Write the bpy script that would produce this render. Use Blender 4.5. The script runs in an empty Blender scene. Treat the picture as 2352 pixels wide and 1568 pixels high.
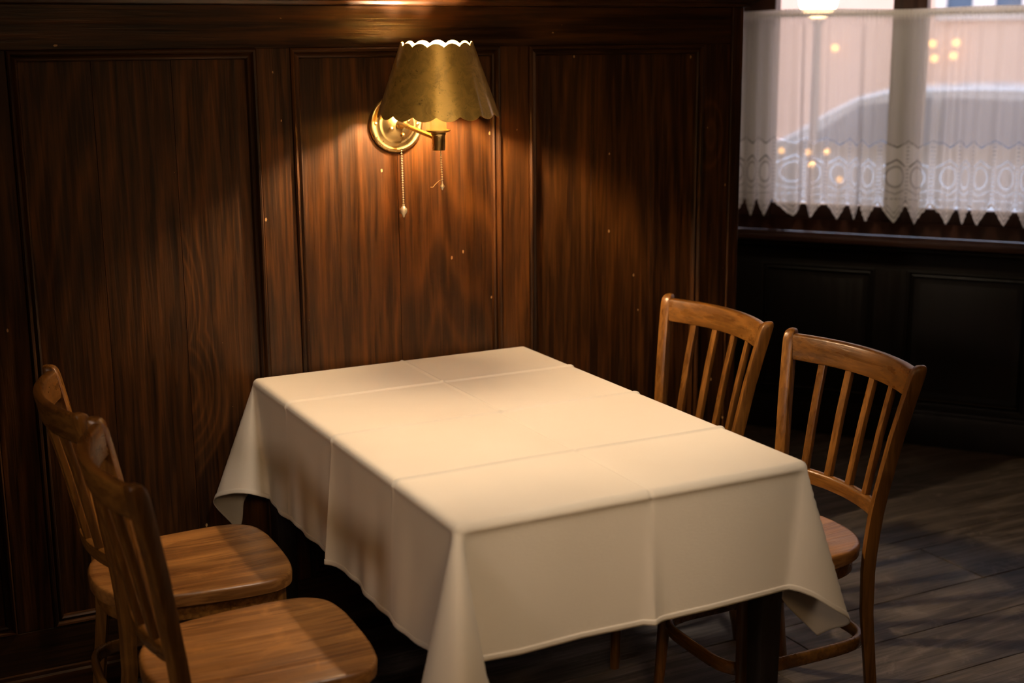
import bpy, math, random
import numpy as np
from mathutils import Vector, Matrix
random.seed(7)
R = math.radians
C = bpy.context.scene.collection
Z0 = 0.76                      # table height; the floor is z = 0

# ------------------------------------------------------------------ camera, world, exposure
cam = bpy.data.cameras.new('camera'); co = bpy.data.objects.new('camera', cam); C.objects.link(co)
bpy.context.scene.camera = co
cam.sensor_width = 36; cam.lens = 3109.39 / 2352 * 36
cam.clip_start = .05; cam.clip_end = 200
co.location = (-.9556, -3.3514, .8421 + Z0)
yaw, pit, rol = .474215, .216722, -.008178
d = Vector((math.sin(yaw)*math.cos(pit), math.cos(yaw)*math.cos(pit), -math.sin(pit)))
r0 = d.cross(Vector((0, 0, 1))).normalized(); u0 = r0.cross(d)
rr = math.cos(rol)*r0 + math.sin(rol)*u0; uu = -math.sin(rol)*r0 + math.cos(rol)*u0
co.rotation_euler = Matrix((rr, uu, -d)).transposed().to_euler()
cam.dof.use_dof = True; cam.dof.focus_distance = 3.25; cam.dof.aperture_fstop = 2.6

sc = bpy.context.scene
sc.view_settings.view_transform = 'Standard'; sc.view_settings.look = 'None'
sc.view_settings.exposure = 0.0; sc.view_settings.gamma = 1; sc.view_settings.use_curve_mapping = False

w = bpy.data.worlds.new('dusk'); sc.world = w; w.use_nodes = True
wn = w.node_tree.nodes; wl = w.node_tree.links
bg = wn['Background']
tc = wn.new('ShaderNodeTexCoord'); sx = wn.new('ShaderNodeSeparateXYZ'); rp = wn.new('ShaderNodeValToRGB')
wl.new(tc.outputs['Generated'], sx.inputs[0]); wl.new(sx.outputs['Z'], rp.inputs[0]); wl.new(rp.outputs[0], bg.inputs[0])
rp.color_ramp.elements[0].position = 0; rp.color_ramp.elements[0].color = (1.0, .82, .75, 1)
rp.color_ramp.elements[1].position = .5; rp.color_ramp.elements[1].color = (.62, .72, .95, 1)
bg.inputs[1].default_value = 3.7

def area(name, loc, target, sx_, sy_, power, col):
    l = bpy.data.lights.new(name, 'AREA'); l.shape = 'RECTANGLE'; l.size = sx_; l.size_y = sy_; l.energy = power; l.color = col
    o = bpy.data.objects.new(name, l); C.objects.link(o); o.location = loc
    o.rotation_euler = (Vector(target) - Vector(loc)).to_track_quat('-Z', 'Y').to_euler()
    return o
# unseen room light, overhead and from the left, plus added spots without fixtures
area('ceiling_light', (-.1, -2.5, 2.85), (.35, -.9, .6), 1.2, 1.2, 5, (1.0, .60, .28))
sp_ = bpy.data.lights.new('table_fill_spot', 'SPOT'); sp_.energy = 125; sp_.color = (1.0, .86, .70); sp_.spot_size = R(40); sp_.spot_blend = .8; sp_.shadow_soft_size = .16  # unseen spot added to brighten the tablecloth top
spo = bpy.data.objects.new('table_fill_spot', sp_); C.objects.link(spo); spo.location = (.25, -2.0, 2.9)
spo.rotation_euler = (Vector((.38, -.80, .76)) - spo.location).to_track_quat('-Z', 'Y').to_euler()
def spot(name, loc, target, energy, col, cone, rad, blend=.7):
    l = bpy.data.lights.new(name, 'SPOT'); l.energy = energy; l.color = col; l.spot_size = R(cone); l.spot_blend = blend; l.shadow_soft_size = rad
    o = bpy.data.objects.new(name, l); C.objects.link(o); o.location = loc
    o.rotation_euler = (Vector(target) - Vector(loc)).to_track_quat('-Z', 'Y').to_euler()
spot('side_spot', (-2.7, -2.1, 1.95), (0, -.80, .50), 48, (1.0, .76, .60), 34, .16, .5)
spot('front_spot', (-.5, -3.9, 2.2), (.30, -1.26, .58), 72, (1.0, .62, .30), 23, .3, .8)  # unseen spot added to warm the front hang of the cloth
spot('room_spot', (-.9, -3.9, 2.5), (.46, -.25, 1.25), 150, (1.0, .70, .38), 24, .55)  # unseen spot added from the camera side to brighten the lamp shade
spot('bay_spot', (1.5, -.9, 2.9), (2.9, .7, 1.42), 150, (1.0, .80, .56), 34, .15)
SCONCE = 3900

# ------------------------------------------------------------------ helpers
class NT:
    def __init__(s, name):
        s.m = bpy.data.materials.new(name); s.m.use_nodes = True
        s.t = s.m.node_tree; s.n = s.t.nodes; s.l = s.t.links
        s.b = s.n['Principled BSDF']; s.out = s.n['Material Output']
    def new(s, t, **k):
        x = s.n.new(t)
        for a, v in k.items(): setattr(x, a, v)
        return x
    def put(s, sock, v):
        if hasattr(v, 'is_output') or isinstance(v, bpy.types.NodeSocket): s.l.new(v, sock)
        elif v is not None: sock.default_value = v
    def math(s, op, a, b=None, c=None, clamp=False):
        x = s.new('ShaderNodeMath', operation=op, use_clamp=clamp)
        for i, v in enumerate((a, b, c)): 
            if v is not None: s.put(x.inputs[i], v)
        return x.outputs[0]
    def vmath(s, op, a, b):
        x = s.new('ShaderNodeVectorMath', operation=op); s.put(x.inputs[0], a); s.put(x.inputs[1], b); return x.outputs[0]
    def noise(s, vec, scale, detail=3, rough=.5, dist=0):
        x = s.new('ShaderNodeTexNoise'); s.put(x.inputs['Vector'], vec); x.inputs['Scale'].default_value = scale
        x.inputs['Detail'].default_value = detail; x.inputs['Roughness'].default_value = rough; x.inputs['Distortion'].default_value = dist
        return x.outputs[0]
    def mapr(s, v, a, b, c=0., d_=1., smooth=False):
        x = s.new('ShaderNodeMapRange'); s.put(x.inputs[0], v)
        for i, q in enumerate((a, b, c, d_)): x.inputs[i+1].default_value = q
        if smooth: x.interpolation_type = 'SMOOTHSTEP'
        return x.outputs[0]
    def mix(s, f, a, b, mode='MIX'):
        x = s.new('ShaderNodeMix', data_type='RGBA', blend_type=mode)
        s.put(x.inputs[0], f)
        s.put(x.inputs[6], a if not isinstance(a, tuple) else (*a, 1)); s.put(x.inputs[7], b if not isinstance(b, tuple) else (*b, 1))
        return x.outputs[2]
    def bump(s, h, strength=.3, dist=.002):
        x = s.new('ShaderNodeBump'); x.inputs['Strength'].default_value = strength; x.inputs['Distance'].default_value = dist
        s.put(x.inputs['Height'], h); s.l.new(x.outputs[0], s.b.inputs['Normal']); return x
    def set(s, **k):
        for a, v in k.items():
            s.put(s.b.inputs[a.replace('_', ' ')], v if not (isinstance(v, tuple) and len(v) == 3) else (*v, 1))

def plain(name, col, rough=.5, **k):
    n = NT(name); n.set(Base_Color=col, Roughness=rough, **k); return n.m

def wood(name, dark, light, axis='Z', rings=9, lo=2.2, knots=.0, rough=(.28, .45), chips=0., spec=.5, bump=.35, coat=0., wear=0., contrast=1.0, stretch=.16, fine=1.0, flat=None):
    """wood grain running along one axis of the object"""
    n = NT(name)
    tcn = n.new('ShaderNodeTexCoord'); oi = n.new('ShaderNodeObjectInfo')
    off = n.new('ShaderNodeCombineXYZ'); q = n.math('MULTIPLY', oi.outputs['Random'], 37.)
    for i in range(3): n.put(off.inputs[i], q)
    base = n.vmath('ADD', tcn.outputs['Object'], off.outputs[0])
    sc_ = {'X': (stretch, 1, 1), 'Y': (1, stretch, 1), 'Z': (1, 1, stretch)}[axis]
    v = n.vmath('MULTIPLY', base, sc_)
    fs = tuple(1 if a == 1 else .035 for a in sc_)
    vf = n.vmath('MULTIPLY', base, fs)
    ph = n.noise(v, lo, 2.5, .45)
    ph = n.math('MULTIPLY', ph, float(rings))
    kmask = None
    if knots:
        vk = n.vmath('MULTIPLY', base, tuple(0 if 'XYZ'[i] == flat else (1 if a == 1 else .45) for i, a in enumerate(sc_)))
        vo = n.new('ShaderNodeTexVoronoi'); n.put(vo.inputs['Vector'], vk); vo.inputs['Scale'].default_value = knots
        kd = vo.outputs['Distance']
        ph = n.math('ADD', ph, n.mapr(kd, 0, .26, rings*.16, 0, True))
        kmask = n.mapr(kd, .010, .050, 1, 0, True)
    s = n.math('SINE', n.math('MULTIPLY', ph, 6.283))
    g = n.math('POWER', n.mapr(s, -1, 1), 3.0)
    g2 = n.noise(n.vmath('MULTIPLY', base, tuple(1 if a == 1 else .05 for a in sc_)), 95*fine, 2, .5, .3)
    g2 = n.mapr(g2, .44, .60, 0, 1, True)
    fn = n.noise(vf, 170 * fine, 4, .6)
    fn2 = n.noise(vf, 42 * fine, 3, .6)
    g = n.math('ADD', n.math('MULTIPLY', g, .42 * contrast), n.math('MULTIPLY', n.mapr(fn, .3, .7), .3))
    g = n.math('ADD', g, n.math('ADD', n.math('MULTIPLY', n.mapr(fn2, .3, .7), .18), n.math('MULTIPLY', g2, .30)), clamp=True)
    blot = n.noise(n.vmath('MULTIPLY', base, tuple(1 if a == 1 else .4 for a in sc_)), 4.5, 4, .6)
    col = n.mix(g, dark, light)
    col = n.mix(n.mapr(blot, .35, .7, 0, .55), col, tuple(x * .45 for x in dark))
    if kmask is not None:
        col = n.mix(n.math('MULTIPLY', kmask, .8), col, tuple(x * .3 for x in dark))
    if wear:
        wn_ = n.noise(base, 9, 6, .7, .6)
        col = n.mix(n.mapr(wn_, .56, .68, 0, wear), col, tuple(min(1, x * 1.5) for x in light))
        col = n.mix(n.mapr(wn_, .30, .40, wear, 0), col, tuple(x * .25 for x in dark))
    if chips:
        vc = n.new('ShaderNodeTexVoronoi'); n.put(vc.inputs['Vector'], n.vmath('MULTIPLY', base, tuple(0 if 'XYZ'[i] == flat else (1 if a == 1 else .6) for i, a in enumerate(sc_)))); vc.inputs['Scale'].default_value = 58
        sp = n.new('ShaderNodeSeparateColor'); n.put(sp.inputs[0], vc.outputs['Color'])
        pick = n.math('GREATER_THAN', sp.outputs[0], 1 - chips)
        rad = n.math('MULTIPLY', n.math('POWER', sp.outputs[1], 3.), .13)
        dd = n.math('ADD', vc.outputs['Distance'], n.math('MULTIPLY', n.math('SUBTRACT', n.noise(base, 420, 3, .7), .5), .22))
        hit = n.math('MULTIPLY', pick, n.math('LESS_THAN', dd, n.math('ADD', rad, .032)))
        col = n.mix(n.math('MULTIPLY', hit, .8), col, (.60, .36, .16))
    n.set(Base_Color=col)
    n.put(n.b.inputs['Roughness'], n.mapr(fn2, .3, .7, rough[0], rough[1]))
    n.b.inputs['Specular IOR Level'].default_value = spec
    if coat: n.b.inputs['Coat Weight'].default_value = coat; n.b.inputs['Coat Roughness'].default_value = .25
    n.bump(n.math('ADD', n.math('MULTIPLY', fn, .6), g), bump, .0012)
    return n.m

def mesh(name, vs, fs, mat, parent=None, smooth=None):
    me = bpy.data.meshes.new(name); me.from_pydata([tuple(v) for v in vs], [], fs); me.update()
    if smooth is not None:
        for p in me.polygons: p.use_smooth = True
        if smooth < 180: me.set_sharp_from_angle(angle=R(smooth))
    if mat: me.materials.append(mat)
    o = bpy.data.objects.new(name, me); C.objects.link(o)
    if parent: o.parent = parent
    return o

class MB:
    """collects shapes into one mesh"""
    def __init__(s): s.v = []; s.f = []
    def add(s, vs, fs):
        k = len(s.v); s.v += [tuple(v) for v in vs]; s.f += [tuple(i + k for i in f) for f in fs]; return s
    def box(s, a, b, ch=0.):
        (x0, y0, z0), (x1, y1, z1) = a, b
        if ch <= 0:
            vs = [(x, y, z) for z in (z0, z1) for y in (y0, y1) for x in (x0, x1)]
            return s.add(vs, [(0, 2, 3, 1), (4, 5, 7, 6), (0, 1, 5, 4), (2, 6, 7, 3), (0, 4, 6, 2), (1, 3, 7, 5)])
        c = min(ch, (x1-x0)/2.01, (y1-y0)/2.01, (z1-z0)/2.01)
        vs = []; idx = {}
        for ax in range(3):
            for sz in (0, 1):
                for sy in (0, 1):
                    for sx2 in (0, 1):
                        p = []
                        for k, (q, lo, hi) in enumerate(((sx2, x0, x1), (sy, y0, y1), (sz, z0, z1))):
                            p.append((hi if q else lo) if k == ax else ((hi - c) if q else (lo + c)))
                        idx[ax, sx2, sy, sz] = len(vs); vs.append(p)
        f = []
        q4 = [(0, 0), (1, 0), (1, 1), (0, 1)]
        for sd in (0, 1):
            f.append(tuple(idx[0, sd, a_, b_] for a_, b_ in q4)); f.append(tuple(idx[1, a_, sd, b_] for a_, b_ in q4)); f.append(tuple(idx[2, a_, b_, sd] for a_, b_ in q4))
        for a_ in (0, 1):
            for b_ in (0, 1):
                f.append((idx[1, 0, a_, b_], idx[1, 1, a_, b_], idx[2, 1, a_, b_], idx[2, 0, a_, b_]))
                f.append((idx[0, a_, 0, b_], idx[0, a_, 1, b_], idx[2, a_, 1, b_], idx[2, a_, 0, b_]))
                f.append((idx[0, a_, b_, 0], idx[0, a_, b_, 1], idx[1, a_, b_, 1], idx[1, a_, b_, 0]))
        for a_ in (0, 1):
            for b_ in (0, 1):
                for c_ in (0, 1): f.append((idx[0, a_, b_, c_], idx[1, a_, b_, c_], idx[2, a_, b_, c_]))
        return s.add(vs, f)
    def rings(s, rings, closed=True, caps=True):
        k = len(s.v); n = len(rings[0])
        for rg in rings: s.v += [tuple(p) for p in rg]
        m = len(rings)
        for i in range(m - 1):
            for j in range(n if closed else n - 1):
                a = k + i*n + j; b = k + i*n + (j+1) % n
                s.f.append((a, b, b + n, a + n))
        if caps and closed:
            s.f.append(tuple(k + j for j in range(n))[::-1]); s.f.append(tuple(k + (m-1)*n + j for j in range(n)))
        return s
    def lathe(s, prof, centre=(0, 0, 0), axis=(0, 0, 1), n=32, caps=False):
        ax = Vector(axis).normalized(); a = ax.orthogonal().normalized(); b = ax.cross(a); c = Vector(centre)
        rg = [[c + ax*h + (a*math.cos(2*math.pi*j/n) + b*math.sin(2*math.pi*j/n))*rad for j in range(n)] for rad, h in prof]
        return s.rings(rg, True, caps)
    def tube(s, pts, rad, n=10):
        pts = [Vector(p) for p in pts]; rg = []; up = None
        for i, p in enumerate(pts):
            t = (pts[min(i+1, len(pts)-1)] - pts[max(i-1, 0)]).normalized()
            a = t.orthogonal().normalized() if up is None else (up - t*up.dot(t)).normalized()
            up = a; b = t.cross(a); rd = rad[i] if isinstance(rad, (list, tuple)) else rad
            rg.append([p + (a*math.cos(2*math.pi*j/n) + b*math.sin(2*math.pi*j/n))*rd for j in range(n)])
        return s.rings(rg)
    def sphere(s, c, r_, n=10, m=7):
        return s.lathe([(max(1e-5, r_*math.sin(math.pi*i/m)), -r_*math.cos(math.pi*i/m)) for i in range(m+1)], c, (0, 0, 1), n)
    def build(s, name, mat, parent=None, smooth=35):
        o = mesh(name, s.v, s.f, mat, parent, smooth); fix_normals(o); return o

import bmesh
def fix_normals(o):
    bm = bmesh.new(); bm.from_mesh(o.data); bmesh.ops.recalc_face_normals(bm, faces=bm.faces); bm.to_mesh(o.data); bm.free()

def tag(o, label=None, cat=None, group=None, kind=None):
    if label: o['label'] = label
    if cat: o['category'] = cat
    if group: o['group'] = group
    if kind: o['kind'] = kind
    return o
def empty(name, loc=(0, 0, 0), rz=0):
    o = bpy.data.objects.new(name, None); C.objects.link(o); o.location = loc; o.rotation_euler = (0, 0, rz); o.empty_display_size = .1; return o
def copy_tree(o, parent=None):
    c = o.copy(); C.objects.link(c)
    if parent: c.parent = parent
    for ch in list(o.children): copy_tree(ch, c)
    return c
def crom(P, n):
    """Catmull-Rom through points (tuples), n samples per span"""
    P = [np.array(p, float) for p in P]; out = []
    for i in range(len(P)-1):
        p0 = P[max(i-1, 0)]; p1 = P[i]; p2 = P[i+1]; p3 = P[min(i+2, len(P)-1)]
        for k in range(n):
            t = k/n
            out.append(.5*((2*p1) + (p2-p0)*t + (2*p0-5*p1+4*p2-p3)*t*t + (3*p1-p0-3*p2+p3)*t**3))
    out.append(P[-1]); return out
def interp(x, xs, ys): return float(np.interp(x, xs, ys))
def rrect(w_, h_, c_):
    """rounded rectangle section, 12 points"""
    out = []
    for sx3, sy3, a0 in ((1, 1, 0), (-1, 1, 90), (-1, -1, 180), (1, -1, 270)):
        for a in (0, 45, 90):
            out.append((sx3*(w_/2-c_) + c_*math.cos(R(a0+a)), sy3*(h_/2-c_) + c_*math.sin(R(a0+a))))
    return out

# ------------------------------------------------------------------ materials
WD, WL = (.0062, .0024, .0008), (.120, .0425, .0078)
m_panel = wood('stained_pine_vertical', WD, WL, 'Z', rings=26, lo=1.9, knots=2.3, chips=.032, rough=(.36, .54), spec=.32, stretch=.10, flat='Y', contrast=.9)
m_stile = wood('stained_pine_stile', WD, tuple(x*1.05 for x in WL), 'Z', rings=18, lo=2.4, knots=3.6, chips=.065, rough=(.36, .54), spec=.35, stretch=.1, flat='Y', contrast=.9)
m_rail = wood('stained_pine_rail', WD, tuple(x*.9 for x in WL), 'X', rings=20, lo=2.4, knots=2.6, stretch=.1, flat='Y', chips=.02, rough=(.30, .42), spec=.5, coat=.25)
m_mould = wood('stained_moulding', tuple(x*.8 for x in WD), tuple(x*.75 for x in WL), 'Z', rings=3, lo=3, spec=.3, rough=(.42, .58), chips=.02)
m_mouldx = wood('stained_moulding_across', tuple(x*.8 for x in WD), tuple(x*.75 for x in WL), 'X', rings=3, lo=3, spec=.3, rough=(.42, .58), chips=.008)
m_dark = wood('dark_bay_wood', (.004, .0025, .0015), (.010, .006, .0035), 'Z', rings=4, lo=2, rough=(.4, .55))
m_sill = wood('dark_sill_wood', (.020, .008, .005), (.07, .026, .013), 'X', rings=3, lo=2, rough=(.22, .38), coat=.3)
m_frame = wood('window_frame_wood', (.016, .0055, .003), (.050, .016, .008), 'Z', rings=3, lo=2, rough=(.3, .45))
CD, CL = (.105, .040, .0075), (.41, .18, .034)
m_chair = wood('honey_beech_vertical', CD, CL, 'Z', rings=3, lo=4, rough=(.24, .4), spec=.5, coat=.15, bump=.3, contrast=.6, wear=.16, stretch=.2)
m_chairy = wood('honey_beech_rail', CD, CL, 'Y', rings=4, lo=5, rough=(.22, .38), spec=.5, coat=.15, bump=.3, contrast=.6, wear=.16, stretch=.2)
m_seat = wood('honey_oak_seat', (.12, .042, .009), (.47, .21, .055), 'X', rings=7, lo=4.5, rough=(.26, .42), spec=.5, coat=.4, bump=.5, contrast=1.1, wear=.3, stretch=.14)
m_legdark = wood('dark_table_leg', (.005, .0028, .002), (.013, .0065, .004), 'Z', rings=3, lo=3, rough=(.4, .6))
m_floor = wood('worn_floor_oak', (.062, .052, .047), (.30, .262, .235), 'X', rings=16, lo=2.4, knots=1.8, flat='Z', rough=(.38, .56), spec=.5, bump=.8, wear=.4, stretch=.18)
m_sub = plain('dark_subfloor', (.004, .003, .003), .9)
m_plaster = plain('tan_plaster', (.30, .17, .075), .9)
m_ceil = plain('smoked_ceiling_paint', (.34, .24, .14), .9)

def cloth_material():
    n = NT('white_linen'); tcn = n.new('ShaderNodeTexCoord'); o_ = tcn.outputs['Object']
    w1 = n.noise(n.vmath('MULTIPLY', o_, (1, .12, 1)), 900, 2); w2 = n.noise(n.vmath('MULTIPLY', o_, (.12, 1, .3)), 900, 2)
    st = n.noise(o_, 3, 3)
    n.set(Base_Color=n.mix(n.mapr(st, .3, .7), (.80, .725, .61), (.85, .78, .67)), Roughness=.85)
    n.b.inputs['Sheen Weight'].default_value = .15; n.b.inputs['Specular IOR Level'].default_value = .2
    n.bump(n.math('ADD', n.math('ADD', w1, w2), n.math('MULTIPLY', n.noise(o_, 26, 4, .6), 1.2)), .22, .0016)
    tr = n.new('ShaderNodeBsdfTranslucent'); tr.inputs[0].default_value = (.8, .72, .62, 1)
    mx = n.new('ShaderNodeMixShader'); mx.inputs[0].default_value = .12
    n.l.new(n.b.outputs[0], mx.inputs[1]); n.l.new(tr.outputs[0], mx.inputs[2]); n.l.new(mx.outputs[0], n.out.inputs[0])
    return n.m
m_cloth = cloth_material()

def brass(name, base, rough, patina, metal=1.0, coat=0.):
    n = NT(name); tcn = n.new('ShaderNodeTexCoord'); o_ = tcn.outputs['Object']
    a = n.noise(o_, 28, 6, .65, .8); b = n.noise(o_, 75, 5, .7, 1.4)
    col = n.mix(n.mapr(a, .42, .62, 0, patina), base, tuple(x*.62 for x in base))
    col = n.mix(n.mapr(b, .60, .68, 0, patina), col, tuple(x*.28 for x in base))
    n.set(Base_Color=col, Metallic=metal); n.b.inputs['Coat Weight'].default_value = coat; n.b.inputs['Coat Roughness'].default_value = .12; n.put(n.b.inputs['Roughness'], n.mapr(a, .3, .7, rough, rough + .14))
    n.bump(b, .12, .001)
    return n.m
m_brass = brass('polished_brass', (.76, .54, .22), .24, .12)
m_bead = plain('nickel_beads', (.86, .78, .58), .32, Metallic=.5)
m_shade = brass('aged_brass_sheet', (.80, .53, .14), .42, .75, .68, .8)

# ------------------------------------------------------------------ floor
fl = MB().box((-3.2, -5.2, -.08), (4.4, 3.2, -.012)).build('floor', m_sub, None, None); tag(fl, kind='structure')
rows = [-5.2, -4.98, -4.77, -4.55, -4.32, -4.12, -3.9, -3.68, -3.47, -3.27, -3.04, -2.83, -2.62, -2.4, -2.19, -1.97, -1.75, -1.56, -1.37, -1.18, -.985, -.757, -.557, -.287, -.205,
        -.04, .16, .38, .59, .8, 1.02, 1.24, 1.45, 1.67, 1.88, 2.1, 2.32, 2.53, 2.75, 2.97, 3.2]
cuts = {-.757: [-1.3, 1.295, 3.2], -.985: [-.7, 1.135, 3.0], -.557: [-.2, 2.09], -1.18: [-1.9, .3, 1.9], -.287: [-2.0, .5, 3.0]}
def plank(x0, x1, y0, y1):
    g = .0014; t = random.uniform(-.0006, .0006)
    MB().box((x0+g, y0+g, -.012), (x1-g, y1-g, t), .0016).build('plank', m_floor, fl, 30)
for i in range(len(rows)-1):
    y0, y1 = rows[i], rows[i+1]
    cs = cuts.get(y0)
    if cs is None:
        cs = []; x = -3.2 + random.uniform(.6, 2.2)
        while x < 4.2: cs.append(x); x += random.uniform(1.6, 2.5)
    xs = [-3.2] + [c_ for c_ in cs] + [4.4]
    for a, b in zip(xs[:-1], xs[1:]): plank(a, b, y0, y1)

# ------------------------------------------------------------------ partition with panels (wall_back)
H = 1.70
part = MB().box((-2.35, .016, 0), (1.54, .050, H)).build('wall_back', m_dark, None, None); tag(part, kind='structure')
PT, PB = .835 + Z0, .177
def vboard(x0, x1, z0, z1, y0, y1, name, mat, ch=.0015): return MB().box((x0, y0, z0), (x1, y1, z1), ch).build(name, mat, part, 30)
vboard(-2.35, 1.503, PT, H, 0, .016, 'top_rail', m_rail)
vboard(-2.35, 1.503, .0, PB, 0, .016, 'bottom_rail', m_rail)
stiles = [(-2.35, -2.30), (-1.715, -1.625), (-1.215+.088, -1.215+.0881)][:2]
panels = [(-2.30, -1.715), (-1.625, -1.125+.0), (-.535, .055), (.143, .735), (.824, 1.406)]
panels[1] = (-1.625, -1.03); 
for a, b in ((-2.35, -2.30), (-1.715, -1.625), (-1.03, -.535)): pass
panels = [(-2.36+.0, -1.8), (-1.711, -1.215+.09), (-.535, .055), (.143, .735), (.824, 1.406)]
panels = [(-1.893, -1.303), (-1.215, -.623), (-.535, .055), (.143, .735), (.824, 1.406)]
edges = [-2.35] + [e for p in panels for e in p] + [1.503]
for i in range(0, len(edges), 2):
    vboard(edges[i]+.0006, edges[i+1]-.0006, PB, PT, 0, .016, 'stile', m_stile)
# corner post at the free end and thin edge bead
vboard(1.5045, 1.545, 0, H, -.004, .054, 'corner_post', m_stile, .003)
boards = {2: [-.535, -.345, -.155, .055], 3: [.143, .432, .735], 4: [.824, 1.03, 1.235, 1.406]}
PROF = [(0, .0), (.0005, -.004), (.004, -.0075), (.0085, -.0065), (.0115, -.001), (.0125, .0035), (.016, .001), (.0195, -.0008), (.0235, .002), (.0255, .008), (.026, .0135)]
def mould(x0, x1, z0, z1, yb=0., parent=None, T=None, mv=m_mould, mh=m_mouldx, prof=PROF):
    T = T or (lambda x, y, z: (x, y, z))
    cor = [(x0, z0, 1, 1), (x1, z0, -1, 1), (x1, z1, -1, -1), (x0, z1, 1, -1)]
    for i in range(4):
        a, b = cor[i], cor[(i+1) % 4]
        rg = []
        for (cx, cz, sx4, sz4) in (a, b):
            rg.append([T(cx + sx4*t, yb + y, cz + sz4*t) for t, y in prof] + [T(cx + sx4*prof[-1][0], yb+.016, cz + sz4*prof[-1][0]), T(cx, yb+.016, cz)])
        MB().rings(rg).build('moulding', mh if i % 2 == 0 else mv, parent, 25)
for i, (x0, x1) in enumerate(panels):
    bs = boards.get(i, [x0, (x0+x1)/2, x1])
    for a, b in zip(bs[:-1], bs[1:]):
        MB().box((a+.0004, .0125, PB), (b-.0004, .017, PT), .0006).build('panel_board', m_panel, part, 30)
    mould(x0, x1, PB, PT, 0, part)
# baseboard and cornice
def extrude_x(prof, x0, x1, name, mat, parent=None):
    rg = [[(x, y, z) for y, z in prof] for x in (x0, x1)]
    return MB().rings(rg).build(name, mat, parent, 25)
bb = extrude_x([(0, 0), (-.018, 0), (-.018, .045), (-.014, .056), (-.008, .060), (-.006, .068), (0, .070)], -2.35, 1.552, 'baseboard_back', m_rail); tag(bb, kind='structure')
cp = [(.07, H), (-.006, H), (-.012, H+.003), (-.016, H+.010), (-.024, H+.013), (-.034, H+.020), (-.040, H+.030), (-.044, H+.034), (-.052, H+.036), (-.054, H+.044), (-.050, H+.052), (.115, H+.052), (.115, H+.036), (.10, H+.02), (.075, H+.010)]
cn = extrude_x(cp, -2.35, 1.555, 'trim_1', m_rail); tag(cn, kind='structure')
mb = MB()
rg = []
for t, z in ((0, H), (.006, H+.003), (.010, H+.010), (.018, H+.013), (.028, H+.020), (.034, H+.030), (.038, H+.034), (.046, H+.036), (.048, H+.044), (.044, H+.052)):
    rg.append([(1.5548, -.006-t, z), (1.5548+.001+t*.9, -.006-t, z), (1.5548+.001+t*.9, .065+t, z), (1.5548, .065+t, z)])
mb.rings(rg).build('return', m_rail, cn, 25)

# ------------------------------------------------------------------ bay wall with window (wall_right)
A0 = Vector((2.521, 1.138, 0)); DW = Vector((.59629, -.80277, 0)); NW = Vector((-.80277, -.59629, 0))   # along, towards the room
def W(s_, o_, z): return tuple(A0 + DW*s_ + NW*o_ + Vector((0, 0, z)))
class WB(MB):
    def wbox(s, s0, s1, o0, o1, z0, z1, ch=0.):
        b = MB().box((s0, o0, z0), (s1, o1, z1), ch)
        return s.add([W(*v) for v in b.v], b.f)
def wb(s0, s1, o0, o1, z0, z1, name, mat, parent=None, ch=0.): 
    b = MB().box((s0, o0, z0), (s1, o1, z1), ch)
    o = mesh(name, b.v, b.f, mat, parent, 30); fix_normals(o)
    M = Matrix((( DW.x, NW.x, 0, A0.x), (DW.y, NW.y, 0, A0.y), (0, 0, 1, 0), (0, 0, 0, 1)))
    if not parent: o.matrix_world = M
    return o
S0, S1 = -2.3, 2.6
SZ = .075 + Z0                      # sill top
WT = 2.35                           # head of the windows
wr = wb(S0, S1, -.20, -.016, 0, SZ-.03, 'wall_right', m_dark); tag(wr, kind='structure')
wb(S0, S1, -.20, .0, WT, 3.0, 'wall_above', m_plaster, wr)
wb(S0, -1.32, -.20, .0, SZ, WT, 'wall_pier', m_plaster, wr)
wb(1.75, S1, -.20, .0, SZ, WT, 'wall_pier', m_plaster, wr)
# wainscot below the sill
zr0, zr1, = .165, Z0-.052
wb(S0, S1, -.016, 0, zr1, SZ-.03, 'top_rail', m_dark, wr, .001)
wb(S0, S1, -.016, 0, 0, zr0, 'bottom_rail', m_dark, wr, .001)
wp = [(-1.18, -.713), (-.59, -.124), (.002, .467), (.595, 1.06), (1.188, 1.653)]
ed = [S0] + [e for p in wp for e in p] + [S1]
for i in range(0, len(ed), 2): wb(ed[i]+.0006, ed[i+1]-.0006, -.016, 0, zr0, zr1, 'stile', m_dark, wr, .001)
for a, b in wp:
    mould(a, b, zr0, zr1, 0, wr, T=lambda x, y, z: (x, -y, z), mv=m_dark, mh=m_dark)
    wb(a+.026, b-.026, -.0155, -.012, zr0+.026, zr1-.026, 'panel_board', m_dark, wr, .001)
    bp = MB(); k = .085
    bp.rings([[(a+.05, -.012, zr0+.05), (b-.05, -.012, zr0+.05), (b-.05, -.012, zr1-.05), (a+.05, -.012, zr1-.05)],
              [(a+k, -.004, zr0+k), (b-k, -.004, zr0+k), (b-k, -.004, zr1-k), (a+k, -.004, zr1-k)]])
    bp.build('raised_field', m_dark, wr, 20)
b2 = MB()
pr_ = [(0, 0), (.022, 0), (.022, .115), (.018, .130), (.010, .134), (.008, .145), (0, .148)]
b2.rings([[W(s_, o_, z) for o_, z in pr_] for s_ in (S0, S1)]).build('baseboard_right', m_dark, None, 25)
tag(bpy.data.objects['baseboard_right'], kind='structure')
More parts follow.
